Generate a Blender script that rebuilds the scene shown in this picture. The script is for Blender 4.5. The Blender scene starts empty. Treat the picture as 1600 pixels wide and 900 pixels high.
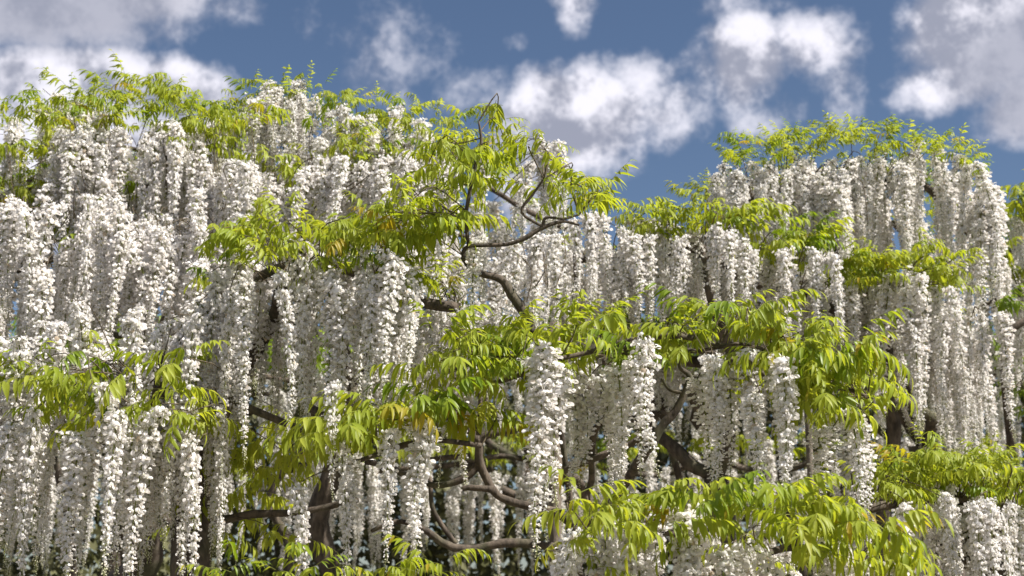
import bpy, math, random
import numpy as np
from mathutils import Matrix, Vector
R = math.radians
rng = random.Random(11)

# ------------------------------------------------------------------ camera
W, H, FPX = 1600.0, 900.0, 2222.0
PITCH = R(13.0)
CAM = Vector((0, 0, 1.6))
FWD = Vector((0, math.cos(PITCH), math.sin(PITCH)))
UP = Vector((0, -math.sin(PITCH), math.cos(PITCH)))
scene = bpy.context.scene
col = scene.collection
cd = bpy.data.cameras.new('camera')
cam = bpy.data.objects.new('camera', cd)
col.objects.link(cam)
cam.location = CAM
cam.rotation_euler = (math.pi / 2 + PITCH, 0, 0)
cd.sensor_width = 36.0
cd.lens = 36.0 * FPX / W
cd.clip_start = 0.05
cd.clip_end = 5000
cd.dof.use_dof = True
cd.dof.focus_distance = 4.1
cd.dof.aperture_fstop = 5.0
scene.camera = cam

def at(px, py, d):
    return CAM + FWD * d + Vector(((px - 800) / FPX * d, 0, 0)) + UP * ((450 - py) / FPX * d)

# ------------------------------------------------------------------ sun and sky
SUN_AZ, SUN_EL = R(114), R(50)          # clockwise from the view direction, height
sund = Vector((math.sin(SUN_AZ) * math.cos(SUN_EL), math.cos(SUN_AZ) * math.cos(SUN_EL), math.sin(SUN_EL)))
sl = bpy.data.lights.new('sun', 'SUN')
sl.energy = 4.8
sl.angle = R(0.53)
sl.color = (1.0, 0.955, 0.89)
sun = bpy.data.objects.new('sun', sl)
col.objects.link(sun)
sun.rotation_euler = (-sund).to_track_quat('-Z', 'Y').to_euler()
sun.location = (4, 2, 9)

world = bpy.data.worlds.new('World')
scene.world = world
world.use_nodes = True
nt = world.node_tree
nt.nodes.clear()

class NG:
    """small helper for node graphs"""
    def __init__(s, tree): s.t = tree
    def n(s, typ, **kw):
        nd = s.t.nodes.new(typ)
        for k, v in kw.items(): setattr(nd, k, v)
        return nd
    def l(s, a, b): s.t.links.new(a, b)
    def put(s, sock, v):
        if isinstance(v, bpy.types.NodeSocket): s.l(v, sock)
        elif v is not None: sock.default_value = v
    def m(s, op, a, b=None, c=None, clamp=False):
        nd = s.n('ShaderNodeMath', operation=op, use_clamp=clamp)
        for i, v in enumerate((a, b, c)): s.put(nd.inputs[i], v) if v is not None else None
        return nd.outputs[0]
    def rng(s, v, a, b, c=0.0, d=1.0, smooth=True):
        nd = s.n('ShaderNodeMapRange')
        nd.interpolation_type = 'SMOOTHSTEP' if smooth else 'LINEAR'
        s.put(nd.inputs[0], v)
        for i, q in enumerate((a, b, c, d)): nd.inputs[1 + i].default_value = q
        return nd.outputs[0]
    def mix(s, f, a, b, blend='MIX'):
        nd = s.n('ShaderNodeMix', data_type='RGBA', blend_type=blend)
        s.put(nd.inputs[0], f)
        for q, v in ((6, a), (7, b)):
            s.put(nd.inputs[q], tuple(v) + (1,) if isinstance(v, tuple) and len(v) == 3 else v)
        return nd.outputs[2]
    def noise(s, vec, scale, detail=2.0, rough=0.5, out=0):
        nd = s.n('ShaderNodeTexNoise')
        if vec is not None: s.l(vec, nd.inputs['Vector'])
        nd.inputs['Scale'].default_value = scale
        nd.inputs['Detail'].default_value = detail
        nd.inputs['Roughness'].default_value = rough
        return nd.outputs[out]

g = NG(nt)
sky = g.n('ShaderNodeTexSky', sky_type='NISHITA')
sky.sun_disc = False
sky.sun_elevation = SUN_EL
sky.sun_rotation = SUN_AZ
sky.air_density = 1.0
sky.dust_density = 0.6
sky.ozone_density = 2.5
tc = g.n('ShaderNodeTexCoord')
sep = g.n('ShaderNodeSeparateXYZ')
g.l(tc.outputs['Generated'], sep.inputs[0])
dirv = tc.outputs['Generated']
wob = g.n('ShaderNodeSeparateColor')
g.l(g.noise(dirv, 9.0, 6.0, 0.6, out=1), wob.inputs[0])
az = g.m('ADD', g.m('ARCTAN2', sep.outputs[0], sep.outputs[1]), g.m('MULTIPLY', g.m('SUBTRACT', wob.outputs[0], 0.5), 0.07))
el = g.m('ADD', g.m('ARCSINE', sep.outputs[2]), g.m('MULTIPLY', g.m('SUBTRACT', wob.outputs[1], 0.5), 0.06))
def azel(px, py):
    v = (at(px, py, 1.0) - CAM).normalized()
    return math.atan2(v.x, v.y), math.asin(v.z)
# cumulus heaps: centre, half-width, half-height (as seen on the sky), weight
HEAPS = [(125, 225, 300, 178, 2.0), (60, -60, 380, 120, 1.2), (340, 0, 110, 50, .45),
         (475, 30, 30, 60, .12), (580, 100, 60, 40, .02), (735, 135, 55, 35, .15), (888, 5, 36, 48, .30), (800, 80, 24, 22, .18),
         (840, 230, 95, 125, 1.3), (940, 195, 130, 90, .85), (1000, 125, 70, 55, .5), (1040, 185, 70, 65, .6), (1088, 140, 40, 80, .34),
         (1165, 100, 80, 90, .9), (1140, 55, 50, 30, .4), (1255, 75, 85, 55, .45), (1190, 175, 80, 32, .45), (1310, 130, 36, 50, .22),
         (1560, 40, 175, 110, 1.2), (1445, 130, 70, 50, .6), (1640, 150, 130, 80, .8), (1150, 0, 60, 25, .15)]
def lobe(px, py, rx, ry, wgt):
    a0, e0 = azel(px, py)
    u = g.m('DIVIDE', g.m('SUBTRACT', az, a0), rx / FPX)
    v = g.m('DIVIDE', g.m('SUBTRACT', el, e0), ry / FPX)
    q = g.m('ADD', g.m('MULTIPLY', u, u), g.m('MULTIPLY', v, v))
    return g.m('MULTIPLY', g.m('SUBTRACT', 1.0, q), wgt)
heap = thick = None
for h in HEAPS:
    b = lobe(*h)
    heap = b if heap is None else g.m('MAXIMUM', heap, b)
for h in ((40, -30, 330, 110, 1), (1620, 120, 170, 120, 1)):      # the two deepest, so greyest, heaps
    b = lobe(*h)
    thick = b if thick is None else g.m('MAXIMUM', thick, b)
heap = g.m('MAXIMUM', heap, -0.6)
# the same kind of sky goes on everywhere else
gen = g.m('MULTIPLY', g.m('SUBTRACT', g.noise(dirv, 4.2, 1.0, 0.5), 0.52), 6.0)
away = g.m('MAXIMUM', g.rng(g.m('ABSOLUTE', az), 0.37, 0.55), g.rng(el, 0.44, 0.60), clamp=True)
field = g.m('ADD', g.m('MULTIPLY', heap, g.m('SUBTRACT', 1.0, away)), g.m('MULTIPLY', gen, away))
fbm = g.noise(dirv, 15.0, 10.0, 0.66)
off = g.n('ShaderNodeVectorMath', operation='ADD')
g.l(dirv, off.inputs[0])
off.inputs[1].default_value = tuple(sund * 0.022)
lit = g.m('MULTIPLY', g.m('SUBTRACT', fbm, g.noise(off.outputs[0], 15.0, 10.0, 0.66)), 1.5)
fine = g.m('MULTIPLY', g.m('SUBTRACT', fbm, 0.5), 2.0)
dens = g.rng(g.m('ADD', field, fine), -0.10, 0.72)
shade = g.rng(g.m('ADD', g.noise(dirv, 7.0, 5.0, 0.6), lit), 0.28, 0.62)
shade = g.m('MULTIPLY', shade, g.rng(thick, 0.0, 0.8, 1.0, 0.22))
cloudcol = g.mix(shade, (1.9, 2.0, 2.5), (5.4, 5.3, 5.8))
skyc = g.mix(1.0, sky.outputs[0], (0.43, 0.43, 0.45), 'MULTIPLY')
out = g.mix(g.m('MULTIPLY', dens, 0.95), skyc, cloudcol)
bg = g.n('ShaderNodeBackground')
bg.inputs[1].default_value = 0.10
g.l(out, bg.inputs[0])
wo = g.n('ShaderNodeOutputWorld')
g.l(bg.outputs[0], wo.inputs[0])

vs = scene.view_settings
vs.view_transform = 'Standard'
vs.look = 'None'
vs.gamma = 1.0
vs.exposure = 0.95
vs.use_curve_mapping = False
scene.cycles.use_denoising = True
scene.cycles.max_bounces = 6
scene.cycles.diffuse_bounces = 4
scene.cycles.transmission_bounces = 4
scene.cycles.sample_clamp_indirect = 6.0

# ------------------------------------------------------------------ materials
def newmat(name):
    m = bpy.data.materials.new(name)
    m.use_nodes = True
    m.node_tree.nodes.clear()
    return m, NG(m.node_tree)

def thin(name, lo, hi, trans, tcol, rough=0.55, spec=0.25, hue=None, isl=False):
    """thin petal or leaf: diffuse front, light passing through, a soft sheen"""
    m, k = newmat(name)
    oi = k.n('ShaderNodeObjectInfo')
    ge = k.n('ShaderNodeNewGeometry')
    tcn = k.n('ShaderNodeTexCoord')
    r = k.m('ADD', k.m('MULTIPLY', oi.outputs['Random'], .5), k.m('MULTIPLY', ge.outputs['Random Per Island'], .5))
    c = k.mix(r, lo, hi)
    if hue:
        c = k.mix(k.rng(ge.outputs['Random Per Island'], 0.965, 1.0) if isl else k.rng(oi.outputs['Random'], 0.95, 1.0), c, hue)
    nz = k.noise(tcn.outputs['Object'], 90.0, 3.0, 0.6)
    c = k.mix(k.m('MULTIPLY', nz, 0.30), c, (c_dark(lo)), 'MIX')
    p = k.n('ShaderNodeBsdfPrincipled')
    k.l(c, p.inputs['Base Color'])
    p.inputs['Roughness'].default_value = rough
    p.inputs['Specular IOR Level'].default_value = spec
    t = k.n('ShaderNodeBsdfTranslucent')
    k.l(k.mix(1.0, c, tcol, 'MULTIPLY'), t.inputs[0])
    ms = k.n('ShaderNodeMixShader')
    ms.inputs[0].default_value = trans
    k.l(p.outputs[0], ms.inputs[1]); k.l(t.outputs[0], ms.inputs[2])
    o = k.n('ShaderNodeOutputMaterial')
    k.l(ms.outputs[0], o.inputs[0])
    return m
def c_dark(c): return tuple(x * 0.72 for x in c)

M_PETAL = thin('white_petal', (0.87, 0.835, 0.81), (0.94, 0.925, 0.92), 0.45, (1.0, 0.98, 0.95), 0.6, 0.2, hue=(0.60, 0.48, 0.34), isl=True)
M_CALYX = thin('calyx_green', (0.30, 0.33, 0.12), (0.45, 0.40, 0.22), 0.2, (1, 1, .8))
M_BUD = thin('bud_cream', (0.62, 0.62, 0.40), (0.78, 0.74, 0.60), 0.25, (1, 1, .85))
M_STALK = thin('stalk_green', (0.16, 0.19, 0.04), (0.24, 0.26, 0.07), 0.1, (1, 1, .8))
M_LEAF = thin('young_leaf', (0.24, 0.33, 0.025), (0.48, 0.51, 0.08), 0.57, (1.3, 1.2, .5), 0.45, 0.35, hue=(0.45, 0.33, 0.03))
M_OLD = thin('mature_leaf', (0.15, 0.235, 0.018), (0.28, 0.35, 0.03), 0.50, (1.3, 1.3, .5), 0.4, 0.4)
M_RACHIS = thin('leaf_rachis', (0.22, 0.26, 0.05), (0.32, 0.32, 0.07), 0.1, (1, 1, .7))
M_HEDGE = thin('hedge_leaf', (0.07, 0.08, 0.03), (0.19, 0.18, 0.09), 0.15, (1.2, 1.3, .6))

def bark(name, a, b, scale=30.0, moss=0.0):
    m, k = newmat(name)
    tcn = k.n('ShaderNodeTexCoord')
    mp = k.n('ShaderNodeMapping')
    mp.inputs['Scale'].default_value = (1, 1, 0.35)
    k.l(tcn.outputs['Object'], mp.inputs[0])
    n1 = k.noise(mp.outputs[0], scale, 8.0, 0.65)
    c = k.mix(k.rng(n1, 0.32, 0.68), a, b)
    if moss:
        c = k.mix(k.m('MULTIPLY', k.rng(k.noise(tcn.outputs['Object'], 7.0, 4.0), .5, .7), moss), c, (0.07, 0.085, 0.03))
    p = k.n('ShaderNodeBsdfPrincipled')
    k.l(c, p.inputs['Base Color'])
    p.inputs['Roughness'].default_value = 0.9
    bp = k.n('ShaderNodeBump')
    bp.inputs['Strength'].default_value = 0.9
    bp.inputs['Distance'].default_value = 0.01
    k.l(n1, bp.inputs['Height']); k.l(bp.outputs[0], p.inputs['Normal'])
    o = k.n('ShaderNodeOutputMaterial'); k.l(p.outputs[0], o.inputs[0])
    return m
M_BARK = bark('wisteria_bark', (0.035, 0.026, 0.018), (0.13, 0.10, 0.075), 34, 0.4)
M_TWIG = bark('twig_bark', (0.06, 0.045, 0.025), (0.15, 0.115, 0.07), 60)
M_POST = bark('weathered_post', (0.08, 0.062, 0.045), (0.22, 0.18, 0.14), 26)
M_CUT = bark('sawn_wood', (0.30, 0.22, 0.14), (0.42, 0.33, 0.22), 60)
M_SOIL = bark('garden_soil', (0.10, 0.085, 0.055), (0.24, 0.21, 0.15), 6, 0.6)

# ------------------------------------------------------------------ mesh helpers
class MB:
    def __init__(s): s.v = []; s.f = []; s.mi = []; s.n = 0
    def add(s, verts, faces, mat=0, M=None):
        a = np.asarray(verts, float)
        if M is not None:
            A = np.array(M)
            a = a @ A[:3, :3].T + A[:3, 3]
        s.v.append(a)
        if isinstance(mat, int):
            s.mi += [mat] * len(faces)
        else:
            s.mi += list(mat)
        s.f += [tuple(i + s.n for i in f) for f in faces]
        s.n += len(a)
    def mesh(s, name, mats, smooth=True):
        me = bpy.data.meshes.new(name)
        v = np.concatenate(s.v) if s.v else np.zeros((0, 3))
        me.from_pydata(v.tolist(), [], s.f)
        for m in mats: me.materials.append(m)
        me.polygons.foreach_set('material_index', np.array(s.mi, dtype=np.int32))
        me.polygons.foreach_set('use_smooth', np.full(len(s.f), smooth))
        me.update()
        return me
    def data(s):
        return np.concatenate(s.v), list(s.f), list(s.mi)

def link(name, data, parent=None, M=None):
    o = bpy.data.objects.new(name, data)
    col.objects.link(o)
    if parent is not None: o.parent = parent
    if M is not None: o.matrix_basis = M
    return o

def spline(pts, sub=4):
    """Catmull-Rom through (Vector, radius) pairs"""
    P = [p for p, r in pts]; Q = [r for p, r in pts]
    if len(P) < 3:
        return [(P[0].lerp(P[-1], i / sub), Q[0] + (Q[-1] - Q[0]) * i / sub) for i in range(sub + 1)]
    out = []
    for i in range(len(P) - 1):
        p0, p1, p2, p3 = P[max(i - 1, 0)], P[i], P[i + 1], P[min(i + 2, len(P) - 1)]
        for k in range(sub):
            t = k / sub
            out.append((0.5 * ((2 * p1) + (p2 - p0) * t + (2 * p0 - 5 * p1 + 4 * p2 - p3) * t * t + (3 * p1 - p0 - 3 * p2 + p3) * t ** 3),
                        Q[i] + (Q[i + 1] - Q[i]) * t))
    out.append((P[-1], Q[-1]))
    return out

def tube(mb, pts, sides=6, mat=0, cap=True, gnarl=0.0, rnd=rng):
    vs_, fs = [], []
    n = len(pts)
    ref = Vector((0.31, 0.77, 0.55)).normalized()
    for i, (p, r) in enumerate(pts):
        t = (pts[min(i + 1, n - 1)][0] - pts[max(i - 1, 0)][0])
        t = t.normalized() if t.length > 1e-9 else Vector((0, 0, 1))
        a = t.cross(ref)
        a = a.normalized() if a.length > 1e-4 else t.orthogonal().normalized()
        b = t.cross(a)
        for k in range(sides):
            w = 2 * math.pi * k / sides
            rr = r * (1 + (rnd.uniform(-gnarl, gnarl) if gnarl else 0))
            vs_.append(p + a * (math.cos(w) * rr) + b * (math.sin(w) * rr))
    for i in range(n - 1):
        for k in range(sides):
            fs.append((i * sides + k, i * sides + (k + 1) % sides, (i + 1) * sides + (k + 1) % sides, (i + 1) * sides + k))
    if cap:
        fs.append(tuple(range(sides - 1, -1, -1)))
        fs.append(tuple(range((n - 1) * sides, n * sides)))
    mb.add([tuple(v) for v in vs_], fs, mat)

# ------------------------------------------------------------------ blossom: a small pea flower, stem at the origin, opening along +X
def make_blossom(seed, size=1.0, bud=False, ped=0.018):
    q = random.Random(seed)
    mb = MB()
    L = ped
    droop = q.uniform(-0.2, 0.35) * L
    # pedicel and calyx
    r0, r1 = 0.0007, 0.0012
    tube(mb, [(Vector((0, 0, 0)), r0), (Vector((L * .6, 0, -droop * .3)), r0), (Vector((L, 0, -droop)), r1 * 1.8)], 3, 1, cap=False)
    o = Vector((L, 0, -droop))
    s = 0.0125 * size
    if bud:
        v, f = [], []
        b = s * 0.42
        for i, (x, w) in enumerate(((0, .4), (.5, 1.0), (1.15, .75), (1.7, .1))):
            for k in range(5):
                a = 2 * math.pi * k / 5
                v.append((o.x + x * s * .7, math.cos(a) * b * w, o.z + math.sin(a) * b * w * 1.15 - x * x * s * .08))
        for i in range(3):
            for k in range(5):
                f.append((i * 5 + k, i * 5 + (k + 1) % 5, (i + 1) * 5 + (k + 1) % 5, (i + 1) * 5 + k))
        mb.add(v, f, 2)
        return mb
    # banner petal: broad, folded along its middle and thrown back
    open_ = q.uniform(0.75, 1.15)
    v, f = [], []
    rows = ((0.0, .25, 0.10), (.45, .95, 0.0), (.85, 1.02, -.20), (1.15, .55, -.52))
    for (h, w, back) in rows:
        for u in (-1, -.5, 0, .5, 1):
            y = u * w * s * open_
            fold = -abs(u) * 0.28 * s * (1.3 - h * .4)
            notch = -0.14 * s if (h > 1.1 and u == 0) else 0.0
            v.append((o.x + back * s + fold + q.uniform(-.04, .04) * s, y * .82, o.z + (h * 1.42 - .25) * s + notch + q.uniform(-.03, .03) * s))
    for i in range(3):
        for k in range(4):
            a = i * 5 + k
            f.append((a, a + 1, a + 6, a + 5))
    mb.add(v, f, [0, 2, 2, 0] + [0] * 8)       # a yellow-green throat
    # two wing petals closing round the keel
    for sg in (-1, 1):
        v, f = [], []
        sp = q.uniform(.28, .55)
        for (x, zt, zb, y) in ((0.0, .16, -.05, .10), (.55, .34, -.42, sp), (1.05, .20, -.62, sp * .8), (1.35, -.18, -.52, .12)):
            v.append((o.x + x * s, sg * y * s, o.z + zt * s))
            v.append((o.x + x * s * .96, sg * y * s * .75, o.z + zb * s))
        for i in range(3):
            a = i * 2
            f.append((a, a + 1, a + 3, a + 2) if sg > 0 else (a, a + 2, a + 3, a + 1))
        mb.add(v, f, 0)
    return mb

FM = [M_PETAL, M_CALYX, M_BUD]
BLOSSOM = [make_blossom(100 + i, sz, False, pd) for i, (sz, pd) in enumerate(((1.0, .036), (1.08, .031), (.95, .028), (1.0, .024), (.9, .021), (.8, .018), (.7, .014)))]
BUDS = [make_blossom(200 + i, sz, True, pd) for i, (sz, pd) in enumerate(((1.0, .016), (.8, .012), (.55, .008)))]
BL_ALL = BLOSSOM + BUDS
BL_DATA = [b.data() for b in BL_ALL]
BL_MESH = [b.mesh('blossom', FM) for b in BL_ALL]

def rotm(az_, el_, roll=0.0):
    return Matrix.Rotation(az_, 4, 'Z') @ Matrix.Rotation(-el_, 4, 'Y') @ Matrix.Rotation(roll, 4, 'X')

# ------------------------------------------------------------------ flower cluster (raceme), hanging from the origin down -Z, unit length variants
class Raceme: pass
def make_raceme(seed, L, n, fat=1.0):
    q = random.Random(seed)
    rc = Raceme()
    bend = (q.uniform(-.05, .05), q.uniform(-.05, .05))
    head = 0.03
    arch = q.uniform(.035, .075)
    turn = q.uniform(0, 6.283)
    def axis(t):
        # the top leaves its twig sideways and arches over before it hangs
        l = t * L
        if l < arch * 1.5708:
            w = l / arch
            out_, z = arch * math.sin(w), -arch * (1 - math.cos(w))
        else:
            out_, z = arch, -arch - (l - arch * 1.5708)
        sw = max(0.0, t - .1)
        return Vector((math.cos(turn) * out_ + bend[0] * math.sin(sw * 3.0) * L * 1.2, math.sin(turn) * out_ + bend[1] * math.sin(sw * 3.6) * L * 1.2, z))
    mb = MB()
    tube(mb, [(axis(t), 0.0028 * (1 - .7 * t)) for t in np.linspace(0, 1, 18)], 4, 0, cap=False)
    rc.stalk = mb
    rc.items = []
    ga = 2.39996
    expo, wav = q.uniform(1.0, 1.35), q.uniform(.08, .2)
    for i in range(n):
        t = head + (1 - head) * ((i + .5) / n) ** expo + 0.012 * math.sin(i * wav) + q.uniform(-.008, .008)
        t = min(t, 1.0)
        a = i * ga + q.uniform(-.35, .35)
        if t > 0.955: k = 9
        elif t > 0.90: k = q.choice((7, 8, 8))
        elif t > 0.82: k = q.choice((5, 6, 6, 7))
        elif t > 0.55: k = q.choice((2, 3, 4, 4, 5, 5))
        elif t > 0.25: k = q.choice((1, 1, 2, 2, 3, 4))
        else: k = q.choice((0, 0, 1, 2, 3))
        taper = min(1.0, 0.62 + t * 3.2) if t < .12 else 1.0 - 0.58 * max(0, (t - .25) / .75)
        sc = fat * taper * q.uniform(.85, 1.15)
        # petals open outward, the flower nods a little up or down
        M = Matrix.Translation(axis(t)) @ rotm(a, q.uniform(-.5, .6) - (0.3 if t > .85 else 0), q.uniform(-1.3, 1.3))
        # longer little stems near the top of the cluster
        S = Matrix.Diagonal((sc, sc, sc, 1))
        rc.items.append((k, M @ S))
    rc.n = n
    jm = MB()
    for k, M in rc.items:
        v, f, mi = BL_DATA[k]
        jm.add(v, f, mi, M)
    rc.mass = jm.mesh('blossom_mass', FM)
    rc.stalk_mesh = rc.stalk.mesh('flower_cluster', [M_STALK])
    rc.L = L
    return rc
RACEMES = []
for i in range(18):
    L = (0.40, 0.46, 0.50, 0.54, 0.58, 0.60, 0.62, 0.66, 0.70, 0.48, 0.56, 0.64, .36, .43, .52, .57, .63, .68)[i]
    RACEMES.append(make_raceme(300 + i, L, int((470 + 45 * (i % 4)) * L), 0.74 + 0.06 * (i % 3)))

# ------------------------------------------------------------------ compound leaf: rachis along +X from the origin, leaflets in pairs
class Frond: pass
def leaflet(L, w, fold, curl, q):
    v, f = [], []
    prof = ((0, .06), (.14, .62), (.36, 1.0), (.62, .82), (.84, .42), (1.0, .02))
    for (t, k) in prof:
        z = -curl * L * t * t
        x = L * t * (1 - .18 * abs(curl) * t)
        v.append((x, k * w, z + fold * k * w)); v.append((x, 0, z)); v.append((x, -k * w, z + fold * k * w))
    for i in range(5):
        for k in (0, 1):
            a = i * 3 + k
            f.append((a, a + 3, a + 4, a + 1))
    return v, f
def make_frond(seed, L, pairs, droop, young=0.0):
    q = random.Random(seed)
    fr = Frond()
    pts = []
    p = Vector((0, 0, 0)); ang = 0.0
    side = q.uniform(-.4, .4)
    n = 12
    for i in range(n + 1):
        pts.append(p.copy())
        ang = droop * (i / n) ** 1.3
        p = p + Vector((math.cos(ang) * math.cos(side * i / n), math.sin(side * i / n) * math.cos(ang), -math.sin(ang))) * (L / n)
    mb = MB()
    tube(mb, [(pt, 0.0013 * (1 - .6 * i / n)) for i, pt in enumerate(pts)], 3, 0, cap=False)
    fr.rachis = mb
    fr.lf = []
    for j in range(pairs + 1):
        t = 0.22 + 0.78 * j / pairs
        idx = min(int(t * n), n)
        base = pts[idx]
        tan = (pts[min(idx + 1, n)] - pts[max(idx - 1, 0)]).normalized()
        az0 = math.atan2(tan.y, tan.x); el0 = math.asin(max(-1, min(1, tan.z)))
        ll = L * q.uniform(.25, .31) * (0.75 + 0.5 * math.sin(math.pi * min(1, t * .85 + .1)))
        w = ll * q.uniform(.10, .13) * (1 + .15 * young)
        if j == pairs:
            v, f = leaflet(ll * 1.05, w, .35, q.uniform(.2, .5), q)
            fr.lf.append((v, f, Matrix.Translation(base) @ rotm(az0, el0 - .2)))
            continue
        for sg in (-1, 1):
            sp = q.uniform(.75, 1.15) * (1 - .35 * young)
            hang = q.uniform(.25, 1.15) * (1 - .6 * young)
            v, f = leaflet(ll * q.uniform(.9, 1.1), w, q.uniform(.25, .7), q.uniform(.15, .55), q)
            fr.lf.append((v, f, Matrix.Translation(base) @ rotm(az0 + sg * sp, el0 * .4 - hang, sg * q.uniform(.1, .5))))
    fr.n = len(fr.lf)
    am = MB()
    v, f, mi = mb.data()
    am.add(v, f, 0)
    for v, f, M in fr.lf:
        am.add(v, f, 1, M)
    fr.all = am.data()
    fr.mesh = {}
    fr.rmesh = None
    fr.lmesh = {}
    fr.am = am
    return fr
FRONDS = [make_frond(400 + i, L, pr, dr, yg) for i, (L, pr, dr, yg) in enumerate((
    (0.21, 6, 0.9, 0), (0.24, 7, 1.1, 0), (0.19, 6, 0.5, 0), (0.22, 7, 1.3, 0), (0.20, 6, 0.7, .1), (0.24, 7, 0.6, 0),
    (0.15, 5, 0.5, .6), (0.16, 5, 0.3, .7), (0.13, 4, 0.7, .5), (0.17, 5, 0.9, .4)))]
N_FULL = 6
def frond_mesh(v, mat):
    fr = FRONDS[v]
    if mat.name not in fr.mesh: fr.mesh[mat.name] = fr.am.mesh('leaf', [M_RACHIS, mat])
    return fr.mesh[mat.name]
def rachis_mesh(v):
    fr = FRONDS[v]
    if fr.rmesh is None: fr.rmesh = fr.rachis.mesh('leaf', [M_RACHIS])
    return fr.rmesh
def leaflet_mesh(v, i, mat):
    fr = FRONDS[v]
    if (i, mat.name) not in fr.lmesh:
        a = MB(); a.add(fr.lf[i][0], fr.lf[i][1], 0)
        fr.lmesh[(i, mat.name)] = a.mesh('leaflet', [mat])
    return fr.lmesh[(i, mat.name)]

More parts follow.
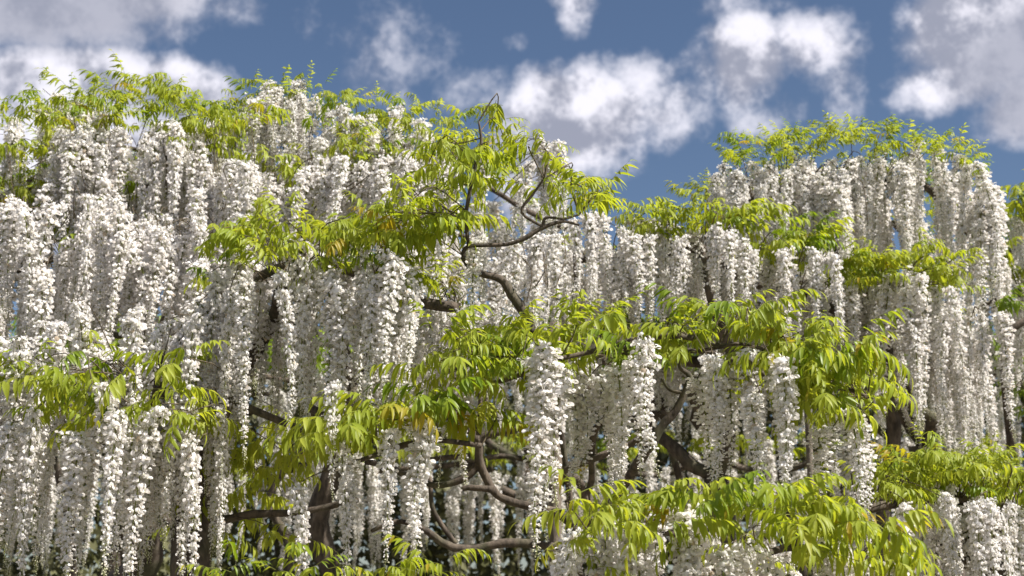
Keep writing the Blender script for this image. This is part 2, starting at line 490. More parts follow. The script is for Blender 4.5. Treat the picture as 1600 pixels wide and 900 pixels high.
# ------------------------------------------------------------------ a wisteria plant
class Plant:
    def __init__(s, label, base, group=None, split=True):
        s.base = Vector(base)
        s.root = bpy.data.objects.new('wisteria', None)
        col.objects.link(s.root)
        s.root.location = s.base
        s.root.empty_display_size = 0.2
        s.root['label'] = label
        s.root['category'] = 'wisteria'
        if group: s.root['group'] = group
        s.T = Matrix.Translation(-s.base)
        s.rac = []; s.fr = []; s.limbs = []; s.twigs = MB(); s.split = split
    def limb(s, pts, name='branch', gn=0.12, sides=7, sub=4):
        sp = spline(pts, sub)
        mb = MB()
        tube(mb, [(p - s.base, r) for p, r in sp], sides, 0, gnarl=gn)
        link(name, mb.mesh(name, [M_BARK]), s.root)
        s.limbs += [p for p, r in sp]
    def pxlimb(s, pts, d, name='branch', thin_=.8):
        """pts: (px, py, radius px[, extra depth]) traced from the photograph, at depth d"""
        s.limb([(at(p[0], p[1], d + (p[3] if len(p) > 3 else 0)), p[2] * thin_ / FPX * d) for p in pts], name)
    def walk(s, a, b, r0, r1, n=6, wig=.12, name='branch'):
        pts = []
        for i in range(n + 1):
            t = i / n
            p = a.lerp(b, t)
            k = wig * math.sin(math.pi * t)
            p = p + Vector((rng.uniform(-k, k), rng.uniform(-k, k), rng.uniform(-k, k) * .7))
            pts.append((p, r0 + (r1 - r0) * t))
        s.limb(pts, name)
    def near(s, p):
        best, bd = None, 9e9
        for q in s.limbs:
            d = (q - p).length_squared + max(0, q.z - p.z) * .2
            if d < bd: best, bd = q, d
        return best
    def twig(s, p, r=.003, maxlen=.45):
        q = s.near(p)
        if q is None: return
        d = p - q
        if d.length > maxlen: q = p - d.normalized() * maxlen
        mid = q.lerp(p, .5) + Vector((rng.uniform(-.05, .05), rng.uniform(-.05, .05), rng.uniform(0, .08)))
        tube(s.twigs, [(v - s.base, rr) for v, rr in spline([(q, r * 1.4), (mid, r * 1.2), (p, r)], 3)], 4, 0, cap=False)
    def raceme(s, p, L=None, v=None, twig=True, key=0.0, fat=None):
        if v is None:
            L = L or .55
            v = min(range(len(RACEMES)), key=lambda i: abs(RACEMES[i].L - L) + rng.uniform(0, .10))
        sc = (L / RACEMES[v].L) if L else 1.0
        a = rng.uniform(0, 6.283)
        fat = (fat or rng.choice((rng.uniform(.6, .85), rng.uniform(.75, 1.0), rng.uniform(.9, 1.15)))) * (1 + (sc - 1) * .5)
        M = Matrix.Translation(p) @ Matrix.Rotation(rng.uniform(-.11, .11), 4, 'X') @ Matrix.Rotation(rng.uniform(-.07, .07), 4, 'Y') @ Matrix.Rotation(a, 4, 'Z') @ Matrix.Diagonal((fat, fat, sc, 1))
        s.rac.append((p.y + key, v, M))
        if twig: s.twig(p, .0016, .22)
    def frond(s, p, a, e, sc=1.0, v=None, mat=None, key=0.0):
        if v is None: v = rng.randrange(N_FULL)
        M = Matrix.Translation(p) @ rotm(a, e, rng.uniform(-.25, .25)) @ Matrix.Scale(sc, 4)
        s.fr.append((p.y + key, v, M, mat or M_LEAF))
    def node(s, p, k=5, sc=1.0, e=(0.0, .7), young=0.0, mat=None, twig=True, face=None):
        a0 = rng.uniform(0, 6.283)
        sc *= .92
        if mat is None and rng.random() < .14: mat = M_OLD
        for i in range(k):
            a = a0 + i * 6.283 / k + rng.uniform(-.5, .5)
            if face is not None and rng.random() < .6: a = face + rng.uniform(-1.3, 1.3)
            v = rng.randrange(N_FULL, len(FRONDS)) if rng.random() < young else rng.randrange(N_FULL)
            s.frond(p + Vector((rng.uniform(-.03, .03), rng.uniform(-.03, .03), rng.uniform(-.03, .03))), a, rng.uniform(*e), sc * rng.uniform(.75, 1.1), v, mat)
        if twig: s.twig(p, .0018)
    def finish(s):
        # flower clusters: the nearest carry their blossoms one by one
        s.rac.sort(key=lambda t: t[0])
        if len(s.rac) > 300: print('RACEMES over limit', s.root['label'], len(s.rac))
        budget = 300 if s.split else 0
        for key, v, M in s.rac[:300]:
            rc = RACEMES[v]
            o = link('flower_cluster', rc.stalk_mesh, s.root, s.T @ M)
            if rc.n <= budget:
                budget -= rc.n
                for k, B in rc.items:
                    link('blossom', BL_MESH[k], o, B)
            else:
                c = link('blossom_mass', rc.mass, o)
                c['kind'] = 'stuff'
        s.fr.sort(key=lambda t: t[0])
        budget = 300 if s.split else 0
        for key, v, M, mat in s.fr[:300]:
            f = FRONDS[v]
            if f.n <= budget:
                budget -= f.n
                o = link('leaf', rachis_mesh(v), s.root, s.T @ M)
                for i, (a, b, B) in enumerate(f.lf):
                    link('leaflet', leaflet_mesh(v, i, mat), o, B)
            else:
                link('leaf', frond_mesh(v, mat), s.root, s.T @ M)
        rest = s.fr[300:]
        if rest:
            mb = MB()
            for key, v, M, mat in rest:
                a, f, mi = FRONDS[v].all
                mb.add(a, f, [m if m == 0 else (1 if mat is M_LEAF else 2) for m in mi], s.T @ M)
            o = link('foliage', mb.mesh('foliage', [M_RACHIS, M_LEAF, M_OLD]), s.root)
            o['kind'] = 'stuff'
        if s.twigs.n:
            o = link('twig', s.twigs.mesh('twig', [M_TWIG]), s.root)
            o['kind'] = 'stuff'

def interp(pts, x):
    for (x0, y0), (x1, y1) in zip(pts, pts[1:]):
        if x0 <= x <= x1: return y0 + (y1 - y0) * (x - x0) / (x1 - x0)
    return pts[0][1] if x < pts[0][0] else pts[-1][1]

def shelf(pl, pts, d0, D, slope=0.0, nr=0, rl=(.45, .65), nl=0, rdy=(0, 20), ldy=(-10, 20), young=0.15, lsc=1.0, k=(4, 6),
          e=(0.0, .7), mat=None, trunk=None, arms=1, front=1.0, face=-1.5708, armr=.02, ady=(25, 60)):
    """one tier of the plant: a bough along the contour pts (as seen at depth d0) that reaches back D metres"""
    x0, x1 = pts[0][0], pts[-1][0]
    def spot(px, dy, dep):
        p = at(px, interp(pts, px) + dy, d0)
        p.y += dep; p.z += slope * dep
        return p
    for a in range(arms):
        dep = D * (a + .5) / arms
        n = max(4, int((x1 - x0) / 70))
        bp = []
        for i in range(n + 1):
            p = spot(x0 + (x1 - x0) * i / n, rng.uniform(*ady), dep + rng.uniform(-.08, .08))
            bp.append((p, armr * rng.uniform(.8, 1.15) * (1 - .35 * abs(i / n - .5))))
        pl.limb(bp)
        if trunk is not None:
            pl.walk(Vector(trunk), bp[n // 2][0], armr * 1.6, armr * 1.1, 6, .15)
    for i in range(nr):
        px = x0 + (x1 - x0) * ((i + rng.uniform(0, 1)) / nr)
        dep = D * rng.random() ** front
        L = rng.uniform(*rl)
        pl.raceme(spot(px, rng.uniform(*rdy), dep), L)
    for i in range(nl):
        px = x0 + (x1 - x0) * ((i + rng.uniform(0, 1)) / nl)
        dep = D * rng.random() ** front - .05
        m = mat
        pl.node(spot(px, rng.uniform(*ldy), dep), rng.randint(*k), lsc, e, young, m, face=face)

def trunk(pl, top, r=.07, lean=.15):
    b = pl.base
    t = Vector(top)
    pl.walk(b + Vector((0, 0, -.1)), t, r * 1.5, r * .8, 8, lean, 'trunk')
    return t

# ------------------------------------------------------------------ ground
def ground():
    n = 40
    ys = np.concatenate([np.linspace(-60, 40, n), np.linspace(60, 2500, 12)])
    xs = np.concatenate([np.linspace(-2500, -60, 10), np.linspace(-40, 40, n), np.linspace(60, 2500, 10)])
    q = np.random.RandomState(3)
    v = [(x, y, (q.rand() * .05 if abs(x) < 40 and y < 40 else 0) - 0.02) for y in ys for x in xs]
    nx = len(xs)
    f = [(j * nx + i, j * nx + i + 1, (j + 1) * nx + i + 1, (j + 1) * nx + i) for j in range(len(ys) - 1) for i in range(nx - 1)]
    mb = MB(); mb.add(v, f)
    o = link('ground', mb.mesh('ground', [M_SOIL]))
    o['kind'] = 'structure'
ground()

# ------------------------------------------------------------------ A: tall dome at the back left
A = Plant('tall dense white wisteria on the left whose leafy crown rises against the big cloud', (-1.9, 6.8, 0))
ta = trunk(A, (-1.7, 6.8, 2.6), .08)
A1 = [(-90, 190), (0, 185), (60, 160), (150, 148), (205, 135), (260, 152), (340, 168), (400, 135), (440, 128), (480, 128), (540, 145),
      (600, 158), (650, 166), (700, 178), (760, 200), (830, 225), (890, 270)]
shelf(A, A1, 6.3, 1.4, -.12, nr=130, rl=(.45, .66), nl=92, rdy=(-8, 45), ldy=(-16, 22), young=.7, lsc=.72, e=(-.1, 1.0), trunk=ta, arms=2, armr=.013)
A2 = [(-90, 270), (0, 255), (100, 228), (200, 225), (300, 225), (400, 235), (500, 235), (600, 250), (690, 270)]
shelf(A, A2, 5.8, .8, .25, nr=100, rl=(.48, .68), nl=5, rdy=(-60, 80), ldy=(-20, 40), young=.3, lsc=.85, trunk=ta, arms=1, armr=.013)
A3 = [(-90, 400), (0, 375), (100, 370), (200, 350), (300, 335), (400, 330)]
shelf(A, A3, 5.2, .7, .25, nr=75, rl=(.5, .7), nl=2, rdy=(-120, 80), ldy=(-20, 40), young=.2, trunk=ta, arms=1, armr=.013)
for (x0, x1, y0, y1, d, n, l0, l1) in ((95, 195, 195, 235, 5.65, 13, .5, .62), (230, 300, 190, 225, 5.6, 10, .55, .68), (0, 30, 180, 215, 5.9, 4, .4, .5), (395, 480, 125, 190, 6.1, 16, .3, .45),
                                       (520, 660, 160, 230, 6.0, 22, .35, .5), (55, 110, 145, 180, 6.2, 8, .35, .45), (300, 480, 250, 310, 5.5, 20, .4, .55), (480, 660, 240, 290, 5.55, 24, .4, .5),
                                       (0, 330, 290, 440, 5.05, 26, .45, .62), (190, 330, 320, 380, 5.2, 12, .5, .62), (640, 720, 230, 300, 5.6, 9, .4, .5), (830, 880, 200, 260, 6.0, 8, .35, .45)):
    for i in range(n):
        A.raceme(at(x0 + (x1 - x0) * (i + rng.random()) / n, rng.uniform(y0, y1), d + rng.uniform(-.08, .1)), rng.uniform(l0, l1))
for (px, py, n) in ((30, 250, 3), (40, 300, 3), (20, 320, 3), (200, 170, 5), (310, 190, 4), (350, 200, 4), (380, 180, 3), (460, 265, 3), (205, 300, 2), (700, 215, 3), (570, 245, 2)):
    for j in range(n):
        A.node(at(px + rng.uniform(-40, 40), py + rng.uniform(-25, 25), 5.75 + rng.uniform(-.1, .2)), 4, .75, (0, .6), .3)

for (x0, x1, y0, y1, n) in ((0, 390, 140, 195, 20), (420, 720, 185, 290, 18), (0, 80, 220, 340, 10), (60, 330, 230, 430, 13), (330, 480, 290, 350, 8), (290, 400, 180, 250, 8)):
    for i in range(n):
        A.node(at(rng.uniform(x0, x1), rng.uniform(y0, y1), 5.8 + rng.uniform(-.1, .3)), rng.randint(2, 4), .7, (-.1, .8), .45, twig=rng.random() < .3)

for i in range(58):
    px = -20 + 740 * (i + rng.random()) / 58
    if not 405 < px < 470 or rng.random() < .4:
        A.node(at(px, interp(A1, px) + rng.uniform(-10, 22), 6.15 + rng.uniform(-.1, .1)), rng.randint(2, 4), .72, (-.1, 1.0), .6, twig=False)
# the growth right of the dip in the skyline belongs to a second plant
cut = at(365, 300, 6.0)
A5 = Plant('wisteria between the tall left one and the central leafy spray, crowned by white clusters', (-1.0, 6.9, 0))
t5 = trunk(A5, (-.8, 6.9, 2.7), .06)
A5.walk(t5, at(520, 240, 6.7), .03, .015)
A5.walk(t5, at(700, 280, 6.4), .03, .015)
for nm in ('rac', 'fr'):
    items = getattr(A, nm)
    setattr(A5, nm, [t for t in items if t[2].translation.x / t[2].translation.y > cut.x / cut.y])
    setattr(A, nm, [t for t in items if t[2].translation.x / t[2].translation.y <= cut.x / cut.y])

# ------------------------------------------------------------------ B: left, in front
B = Plant('wisteria in front of the tall left one with long pale flower curtains', (-1.15, 4.75, 0))
tb = trunk(B, (-1.1, 4.75, 2.3), .07)
B1 = [(300, 430), (350, 395), (420, 365), (480, 362), (540, 372), (600, 388), (650, 412), (715, 440)]
shelf(B, B1, 4.45, .5, .1, nr=50, rl=(.48, .66), nl=22, rdy=(-5, 50), ldy=(-30, 30), young=.45, lsc=.75, k=(2, 5), e=(-.2, .9), trunk=tb, arms=1)
for (px, py, L) in ((590, 395, .52), (625, 410, .50), (560, 400, .50), (530, 420, .55), (655, 440, .45), (475, 410, .6), (440, 430, .55), (400, 440, .6), (360, 450, .6), (505, 440, .58), (605, 430, .45)):
    B.raceme(at(px, py, 4.3 + rng.uniform(-.05, .05)), L, key=-.3)
for i in range(20):
    B.node(at(rng.uniform(325, 650), rng.uniform(335, 425), 4.4 + rng.uniform(-.08, .15)), rng.randint(2, 4), .75, (-.3, .9), .35)
B2 = [(-90, 620), (0, 605), (40, 590), (90, 570), (150, 570), (200, 575), (260, 580), (330, 600)]
shelf(B, B2, 4.25, .6, .1, nr=56, rl=(.42, .68), nl=17, rdy=(-110, 100), ldy=(-45, 100), young=.2, lsc=.8, k=(2, 5), e=(-.4, .8), trunk=tb, arms=1, mat=M_LEAF)
for (px, py, L) in ((145, 600, .6), (262, 640, .62), (55, 640, .6), (90, 680, .5), (20, 660, .6), (185, 650, .5), (300, 690, .5)):
    B.raceme(at(px, py, 4.0), L, key=-.3)
for i in range(15):
    B.node(at(rng.choice((rng.uniform(60, 150), rng.uniform(170, 330))), rng.uniform(550, 660), 4.02 + rng.uniform(0, .12)), rng.randint(2, 4), .85, (-.5, .5), .1)
for i in range(16):
    B.node(at(rng.uniform(290, 480), rng.uniform(640, 840), 4.7 + rng.uniform(0, .4)), 4, .9, (-.2, .5), 0, M_LEAF)
B3 = [(500, 680), (560, 650), (640, 630), (700, 622), (750, 645)]
shelf(B, B3, 4.05, .35, 0, nr=0, rl=(.45, .55), nl=11, rdy=(10, 50), ldy=(-10, 20), young=0, lsc=1.0, trunk=tb, arms=1, armr=.009)
for (px, py, L) in ((545, 690, .42), (640, 655, .45), (628, 670, .42), (465, 760, .40), (530, 600, .35), (555, 715, .38)):
    B.raceme(at(px, py, 4.0), L, key=-.4)
for (px, py) in ((360, 885), (330, 900), (440, 880), (480, 870), (510, 895), (630, 890), (660, 885), (690, 895), (410, 915)):
    B.node(at(px, py, 3.5), 3, .65, (.1, .7), .2, twig=False)
B.pxlimb([(250, 960, 5), (400, 930, 5), (520, 925, 5), (620, 930, 4), (720, 925, 3)], 3.52)
B.pxlimb([(205, 1000, 9), (212, 900, 9), (218, 820, 10), (216, 750, 9)], 4.9)
B.pxlimb([(318, 812, 9), (350, 812, 9), (395, 803, 8), (470, 800, 7), (560, 780, 6)], 4.7)
B.pxlimb([(140, 522, 6), (178, 524, 7), (215, 530, 6, .3), (260, 560, 6, .6)], 5.0)
B.pxlimb([(280, 690, 7), (330, 668, 8), (400, 640, 7)], 4.9)

# ------------------------------------------------------------------ E + C: centre
E = Plant('central wisteria with gnarled dark branches and a broad bright green leaf shelf', (0.35, 5.3, 0))
te = trunk(E, (.3, 5.3, 1.75), .06, .08)
E1 = [(690, 535), (760, 535), (830, 530), (900, 515), (980, 505), (1060, 500), (1140, 505), (1220, 525), (1290, 560), (1365, 590)]
shelf(E, E1, 4.15, .55, .05, nr=0, rl=(.38, .52), nl=56, rdy=(30, 70), ldy=(-36, 44), young=.25, lsc=.88, k=(3, 5), e=(-.3, 1.0), trunk=te, arms=2, armr=.009, ady=(8, 40))
for (px, py, L, d) in ((835, 535, .66, 4.0), (1000, 525, .44, 4.05), (1105, 555, .42, 4.05), (1205, 560, .44, 3.95), (1180, 550, .40, 4.1), (1310, 645, .34, 4.0),
                       (1330, 660, .30, 4.1), (945, 575, .42, 4.4), (920, 590, .4, 4.5), (1225, 590, .36, 4.0), (1010, 560, .38, 4.15), (1120, 580, .36, 4.2), (965, 600, .4, 4.5), (815, 560, .55, 4.1), (850, 570, .45, 4.1), (1090, 590, .36, 4.3), (1195, 585, .38, 4.15), (1190, 620, .34, 4.0), (985, 570, .4, 4.2), (905, 610, .38, 4.6), (930, 560, .44, 4.6), (1300, 670, .3, 4.15), (1130, 560, .4, 4.2), (1285, 650, .25, 4.4)):
    E.raceme(at(px, py, d), L, key=-.3, fat=rng.uniform(1.05, 1.3))
for i in range(14):
    E.node(at(rng.uniform(1220, 1350), rng.uniform(535, 625), 3.95 + rng.uniform(0, .3)), rng.randint(3, 5), .95, (-.3, .7), 0, face=-1.2)
for i in range(6):
    E.node(at(rng.uniform(690, 800), rng.uniform(500, 580), 4.1 + rng.uniform(0, .3)), 4, .9, (-.1, .5), 0)
# branches traced from the photograph
D_E = 4.75
E.pxlimb([(900, 820, 11), (865, 800, 10), (800, 784, 8), (772, 768, 8), (750, 725, 9), (748, 695, 9), (733, 672, 8), (690, 650, 6), (640, 655, 5)], D_E)
E.pxlimb([(748, 690, 8), (765, 678, 8), (800, 672, 6), (850, 660, 5)], D_E)
E.pxlimb([(748, 722, 8), (727, 746, 8), (676, 758, 6), (600, 728, 6), (570, 722, 5)], D_E)
E.pxlimb([(735, 712, 5), (690, 716, 6), (660, 720, 3)], D_E)
E.pxlimb([(888, 858, 9), (800, 848, 9), (738, 858, 9), (700, 852, 8), (660, 826, 6), (620, 815, 5), (580, 830, 4)], D_E + .1)
E.pxlimb([(712, 850, 6), (690, 820, 5), (675, 790, 5), (672, 745, 4)], D_E + .2)
E.pxlimb([(720, 578, 3), (738, 600, 3.5), (750, 620, 4), (748, 680, 6)], D_E - .1)
E.pxlimb([(770, 765, 8), (735, 762, 6), (722, 764, 5)], D_E - .05)
E.pxlimb([(1020, 690, 11), (1035, 665, 9), (1057, 640, 8), (1070, 612, 7), (1077, 588, 6), (1062, 574, 4), (1064, 556, 3.5), (1052, 536, 3)], D_E - .2)
E.pxlimb([(1070, 614, 5), (1047, 609, 4), (1034, 591, 3)], D_E - .2)
E.pxlimb([(900, 860, 10, .5), (960, 780, 10, .4), (1020, 690, 11)], D_E - .1)
E.pxlimb([(1090, 548, 3), (1127, 542, 4), (1160, 538, 4), (1230, 560, 3)], 4.3)
E.pxlimb([(830, 520, 12), (820, 490, 11), (800, 462, 10), (782, 436, 8), (742, 424, 7), (724, 400, 8)], 4.7)
E.pxlimb([(872, 640, 6, .5), (850, 570, 7, .3), (830, 520, 10)], 4.7)
E.pxlimb([(905, 900, 8, .6), (885, 740, 7, .5), (872, 640, 6, .45)], 4.75)
E.pxlimb([(724, 402, 5), (732, 385, 4), (790, 382, 4), (820, 372, 5), (850, 355, 4.5), (880, 346, 3), (905, 352, 2)], 4.45)
E.pxlimb([(848, 356, 4), (853, 340, 3), (880, 342, 2.5), (905, 335, 2)], 4.45)
E.pxlimb([(732, 385, 4), (728, 340, 3.5), (734, 300, 4), (742, 260, 3.5), (752, 225, 3), (748, 190, 2)], 4.45)
E.pxlimb([(850, 355, 3), (815, 332, 3), (832, 305, 2.5), (850, 280, 2)], 4.45)
for i in range(6):
    E.node(at(rng.uniform(600, 700), rng.uniform(315, 365), 4.4 + rng.uniform(-.1, .15)), rng.randint(3, 5), .9, (-.3, .6), 0)
# the upper bough in the light
poly = [(595, 320), (640, 300), (680, 235), (700, 185), (740, 165), (800, 180), (840, 205), (880, 255), (930, 295), (960, 330)]
low = [(595, 360), (660, 385), (760, 340), (830, 330), (900, 335), (960, 335)]
for i in range(34):
    px = rng.uniform(600, 945)
    t, b = interp(poly, px), interp(low, px)
    py = t + (b - t) * rng.random() ** .8 * .85
    E.node(at(px, py, 4.45 + rng.uniform(-.15, .3)), rng.randint(2, 5), .78, (-.2, .9), .2 if py > t + 20 else .5, M_LEAF)
for (px, py, L, d) in ((760, 375, .35, 4.6), (745, 390, .32, 4.75), (690, 380, .5, 4.9), (665, 390, .5, 5.0), (800, 390, .42, 5.2), (830, 370, .42, 5.3),
                       (860, 370, .45, 5.3), (880, 365, .42, 5.2), (815, 380, .45, 5.5), (850, 380, .45, 5.6), (700, 400, .5, 5.2)):
    E.raceme(at(px, py, d), L)

# ------------------------------------------------------------------ D: middle tier behind the centre
Dp = Plant('middle wisteria standing low behind the central leaf shelf with short crowded clusters', (.9, 6.3, 0))
td = trunk(Dp, (.9, 6.3, 2.2), .07)
D1 = [(860, 345), (960, 350), (1000, 335), (1050, 325), (1110, 318), (1170, 360), (1230, 380), (1300, 410), (1345, 440)]
shelf(Dp, D1, 5.85, .8, -.05, nr=125, rl=(.36, .52), nl=18, rdy=(-12, 50), ldy=(-20, 10), young=.5, lsc=.75, trunk=td, arms=2)
for i in range(12):
    Dp.node(at(rng.uniform(980, 1170), rng.uniform(310, 370), 5.75 + rng.uniform(0, .2)), 5, .85, (0, .7), .3)
for i in range(9):
    Dp.node(at(rng.uniform(1180, 1290), rng.uniform(345, 400), 5.75 + rng.uniform(0, .2)), 5, .85, (0, .7), .3)
for (px, py, L) in ((895, 345, .4), (905, 335, .42), (925, 335, .4), (1000, 370, .4), (1025, 370, .4), (1050, 375, .4), (1075, 370, .42), (1160, 375, .42), (1185, 395, .4), (1235, 385, .45), (1120, 350, .4), (915, 345, .45), (940, 350, .42), (965, 355, .4), (1110, 360, .42), (1140, 365, .42), (1210, 395, .42), (1260, 390, .48), (1290, 400, .45)):
    Dp.raceme(at(px, py, 5.6), L)
D2 = [(600, 500), (800, 480), (1000, 500), (1200, 520), (1340, 540)]
shelf(Dp, D2, 6.3, .8, 0, nr=60, rl=(.36, .5), nl=20, rdy=(-30, 40), ldy=(-20, 30), young=.1, lsc=.9, trunk=td, arms=1, mat=M_OLD)
for px in (715, 735, 760, 785, 640, 600):
    Dp.raceme(at(px, rng.uniform(380, 420), 5.7), .5)
Dp.pxlimb([(905, 500, 5), (902, 450, 4), (898, 400, 4), (905, 360, 3)], 5.8)

# ------------------------------------------------------------------ F: dome at the back right
F = Plant('round-topped wisteria standing alone against blue sky on the right with a second tier below', (2.05, 6.9, 0))
tf = trunk(F, (2.0, 6.9, 2.4), .09)
F1 = [(1118, 250), (1160, 222), (1220, 218), (1300, 215), (1370, 212), (1440, 210), (1490, 213), (1525, 245), (1545, 280)]
shelf(F, F1, 6.5, 1.2, -.06, nr=120, rl=(.5, .7), nl=95, rdy=(0, 70), ldy=(-10, 24), young=.7, lsc=.62, e=(.1, 1.2), trunk=tf, arms=2)
for (px, L) in ((1130, .5), (1165, .5), (1205, .55), (1240, .6), (1270, .55), (1310, .62), (1340, .6), (1385, .6), (1420, .6), (1460, .62), (1500, .7), (1522, .75), (1535, .72), (1540, .7)):
    F.raceme(at(px, interp(F1, px) + 32, 6.3), L)
    F.raceme(at(px + 16, interp(F1, px) + rng.uniform(35, 60), 6.25), L * .9)
F2 = [(1300, 450), (1360, 425), (1420, 415), (1470, 435), (1520, 470), (1562, 500)]
shelf(F, F2, 6.0, .6, .1, nr=60, rl=(.52, .72), nl=18, rdy=(0, 40), ldy=(-40, 10), young=.25, lsc=.85, trunk=tf, arms=1)
for (px, py, L) in ((1395, 430, .62), (1420, 420, .75), (1445, 430, .70), (1475, 450, .68), (1500, 480, .58), (1530, 490, .55), (1550, 495, .55), (1410, 500, .5), (1430, 520, .45)):
    F.raceme(at(px, py, 5.8), L)
F.pxlimb([(1362, 500, 7), (1384, 530, 11), (1386, 620, 13), (1398, 680, 14), (1384, 760, 15), (1375, 900, 16)], 6.2)
F.pxlimb([(1384, 535, 9), (1375, 500, 8), (1395, 460, 7)], 6.2)
F.pxlimb([(1400, 690, 10), (1360, 660, 8), (1340, 640, 7)], 6.25)

for i in range(46):
    px = 1135 + 400 * (i + rng.random()) / 46
    F.node(at(px, interp(F1, px) + rng.uniform(-12, 28), 6.25 + rng.uniform(-.05, .15)), rng.randint(2, 4), .62, (.1, 1.2), .7, twig=False)
for i in range(12):
    F.raceme(at(1125 + 19 * i + rng.uniform(-6, 6), rng.uniform(255, 320), 6.15 + rng.uniform(0, .1)), rng.uniform(.4, .52))
for i in range(10):
    F.node(at(rng.uniform(1310, 1390), rng.uniform(385, 430), 5.85 + rng.uniform(0, .15)), 4, .8, (-.1, .8), .3)
    F.node(at(rng.uniform(1430, 1500), rng.uniform(380, 450), 5.85 + rng.uniform(0, .15)), 3, .75, (-.1, .8), .3)

# ------------------------------------------------------------------ I: far right edge
I = Plant('wisteria half seen past the round-topped one, with shaded clusters and a crooked limb', (3.1, 7.6, 0))
ti = trunk(I, (3.1, 7.6, 2.4), .08)
for i in range(8):
    I.node(at(rng.uniform(1575, 1660), rng.uniform(300, 345), 7.1 + rng.uniform(0, .3)), 4, .9, (0, .9), .3)
I1 = [(1570, 322), (1600, 312), (1680, 305), (1760, 310)]
shelf(I, I1, 7.3, 1.0, 0, nr=20, rl=(.5, .65), nl=18, rdy=(10, 60), ldy=(-15, 20), young=.4, trunk=ti, arms=1)
I2 = [(1565, 400), (1620, 390), (1700, 390), (1760, 400)]
shelf(I, I2, 6.9, .8, 0, nr=18, rl=(.5, .65), nl=10, rdy=(10, 60), ldy=(-15, 20), young=.2, trunk=ti, arms=1)
I.pxlimb([(1620, 500, 7), (1594, 506, 8), (1572, 530, 8), (1570, 590, 8), (1580, 700, 9)], 6.8)
for i in range(7):
    I.node(at(rng.uniform(1575, 1660), rng.uniform(590, 680), 6.9 + rng.uniform(0, .3)), 4, .9, (-.1, .5), 0, M_OLD)

# ------------------------------------------------------------------ H: right, low
Hp = Plant('low wisteria under the round-topped one with a flat green leaf layer over thick clusters', (1.75, 5.1, 0))
th = trunk(Hp, (1.75, 5.1, 1.75), .06, .06)
H1 = [(1375, 745), (1430, 735), (1490, 728), (1560, 738), (1640, 745), (1720, 750)]
shelf(Hp, H1, 4.7, .6, .05, nr=38, rl=(.42, .58), nl=46, rdy=(25, 60), ldy=(-26, 40), young=.3, lsc=.78, k=(3, 6), e=(-.3, .9), trunk=th, arms=1)
for (px, py, L) in ((1470, 775, .5), (1535, 785, .5), (1515, 790, .5), (1425, 790, .5), (1590, 790, .5), (1550, 800, .5)):
    Hp.raceme(at(px, py, 4.5), L, key=-.3)

# ------------------------------------------------------------------ G: low in front
G = Plant('lowest and foremost wisteria with large arching yellow-green compound leaves over flowers', (.75, 3.75, 0))
tg = trunk(G, (.75, 3.75, 1.62), .05, .05)
G1 = [(880, 830), (930, 805), (1000, 790), (1060, 775), (1120, 790), (1180, 820), (1240, 800), (1300, 815), (1380, 845), (1430, 880)]
shelf(G, G1, 3.4, .4, .05, nr=32, rl=(.35, .5), nl=10, rdy=(0, 60), ldy=(-5, 50), young=0, lsc=.9, k=(2, 5), e=(-.3, .8), trunk=tg, arms=1, armr=.012)
for (px, py) in ((1070, 765), (1110, 770), (1150, 790), (1020, 775), (960, 790), (900, 800), (1210, 790), (1250, 780), (1290, 795), (1330, 800), (1370, 830), (1310, 820), (1230, 815), (935, 870), (1090, 800), (1280, 830), (1340, 850), (1250, 850)):
    G.node(at(px + rng.uniform(-12, 12), py + rng.uniform(-10, 14), 3.3 + rng.uniform(-.05, .12)), rng.randint(2, 5), rng.uniform(.75, 1.0), (-.1, .7), 0, face=-.8, twig=False)
for (px, py, L) in ((900, 830, .45), (960, 820, .45), (1060, 850, .45), (1130, 860, .45), (1180, 860, .45)):
    G.raceme(at(px, py, 3.4), L, key=-.3)

# ------------------------------------------------------------------ K: shaded row behind everything
KL = ['wisteria in deep shade seen through the gap under the long left flower curtains',
      'wisteria in deep shade seen behind the gnarled branches below the central leaf shelf',
      'wisteria in deep shade seen behind the dark trunk of the round-topped one']
for i, (x0, x1) in enumerate(((-150, 520), (480, 1010), (990, 1720))):
    xm = (x0 + x1) / 2
    b = at(930 if i == 1 else xm, 800, 8.8)
    K = Plant(KL[i], (b.x, b.y, 0), 'shaded wisterias at the back', split=False)
    tk = trunk(K, (b.x, b.y, 2.0), .07)
    shelf(K, [(x0, 545), (xm, 530), (x1, 545)], 8.2, 1.8, .1, nr=int((x1 - x0) / 14), rl=(.5, .7), nl=int((x1 - x0) / 6), rdy=(0, 70), ldy=(-50, 20), mat=M_OLD, young=.1, trunk=tk, arms=2)
    shelf(K, [(x0, 690), (xm, 680), (x1, 690)], 7.9, 1.6, .1, nr=int((x1 - x0) / 10), rl=(.5, .7), nl=int((x1 - x0) / 40), rdy=(0, 90), ldy=(-10, 60), young=.1, trunk=tk, arms=1)
    for j in range(0 if i == 1 else 4):
        px = x0 + (x1 - x0) * (j + .5) / 4
        K.pxlimb([(px + rng.uniform(-30, 30), 1000, 9), (px + rng.uniform(-30, 30), 860, 9), (px + rng.uniform(-40, 40), 780, 8), (px + rng.uniform(-60, 60), 700, 7)], 7.6)
    K.finish()
for p in (A, A5, B, E, Dp, F, I, Hp, G): p.finish()

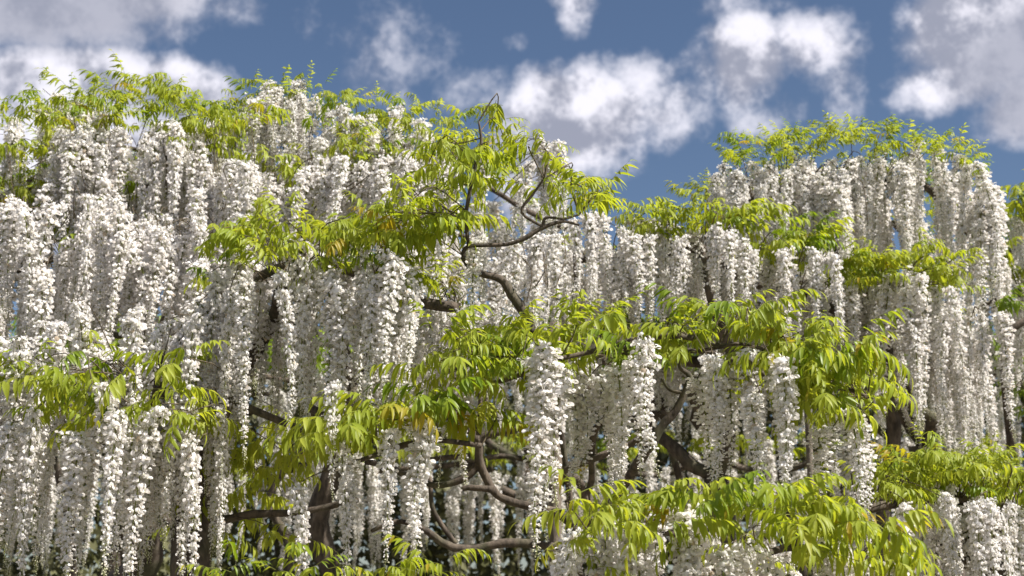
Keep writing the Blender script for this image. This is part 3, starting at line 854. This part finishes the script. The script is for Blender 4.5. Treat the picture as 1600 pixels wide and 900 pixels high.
# ------------------------------------------------------------------ support posts
def post(px, d, ztop, r, label):
    p = at(px, 700, d)
    mb = MB()
    pts = [(Vector((rng.uniform(-.004, .004), rng.uniform(-.004, .004), z)), r * (1 - .06 * z / ztop) * rng.uniform(.96, 1.04)) for z in np.linspace(-.2, ztop, 14)]
    tube(mb, pts, 9, 0, gnarl=.03)
    o = link('support_post', mb.mesh('support_post', [M_POST]))
    o.location = (p.x, p.y, 0)
    o['label'] = label
    o['category'] = 'post'
    o['group'] = 'wooden posts that carry the vines'
post(868, 5.6, 2.75, .026, 'weathered wooden post behind the longest central flower cluster')
post(1264, 5.2, 2.45, .013, 'slim brown pole between the two thick clusters under the leaf shelf')

# ------------------------------------------------------------------ clipped hedge far behind
def hedge():
    q = np.random.RandomState(5)
    n = 90000
    x = q.uniform(-7, 7, n); z = 3.9 * q.rand(n) ** .8
    y = 11.6 + .8 * q.rand(n) + .25 * np.sin(x * 2.3) + .2 * np.sin(z * 4 + x)
    z = z * (1 + .06 * np.sin(x * 3.1))
    s = q.uniform(.035, .07, n)
    c = np.stack([x, y, z], 1)
    a = q.normal(size=(n, 3)); a /= np.linalg.norm(a, axis=1)[:, None]
    b = np.cross(a, q.normal(size=(n, 3))); b /= np.linalg.norm(b, axis=1)[:, None]
    a *= s[:, None]; b *= (s * .5)[:, None]
    v = np.stack([c - a, c + b, c + a, c - b], 1).reshape(-1, 3)
    root = bpy.data.objects.new('hedge', None); col.objects.link(root)
    root.location = (0, 11.9, 0)
    root['label'] = 'dull olive hedge glimpsed low down behind the shaded wisterias'; root['category'] = 'hedge'
    v[:, 1] -= 11.9
    mb = MB(); mb.add(v, [(i * 4, i * 4 + 1, i * 4 + 2, i * 4 + 3) for i in range(n)])
    o = link('foliage', mb.mesh('foliage', [M_HEDGE], False), root); o['kind'] = 'stuff'
    mb = MB()
    for i in range(15):
        xx = -7 + i
        tube(mb, spline([(Vector((xx, .2, -.1)), .04), (Vector((xx + .1, .25, 1.2)), .03), (Vector((xx - .05, .2, 2.8)), .012)], 3), 6)
    o = link('stem', mb.mesh('stem', [M_BARK]), root); o['kind'] = 'stuff'
hedge()
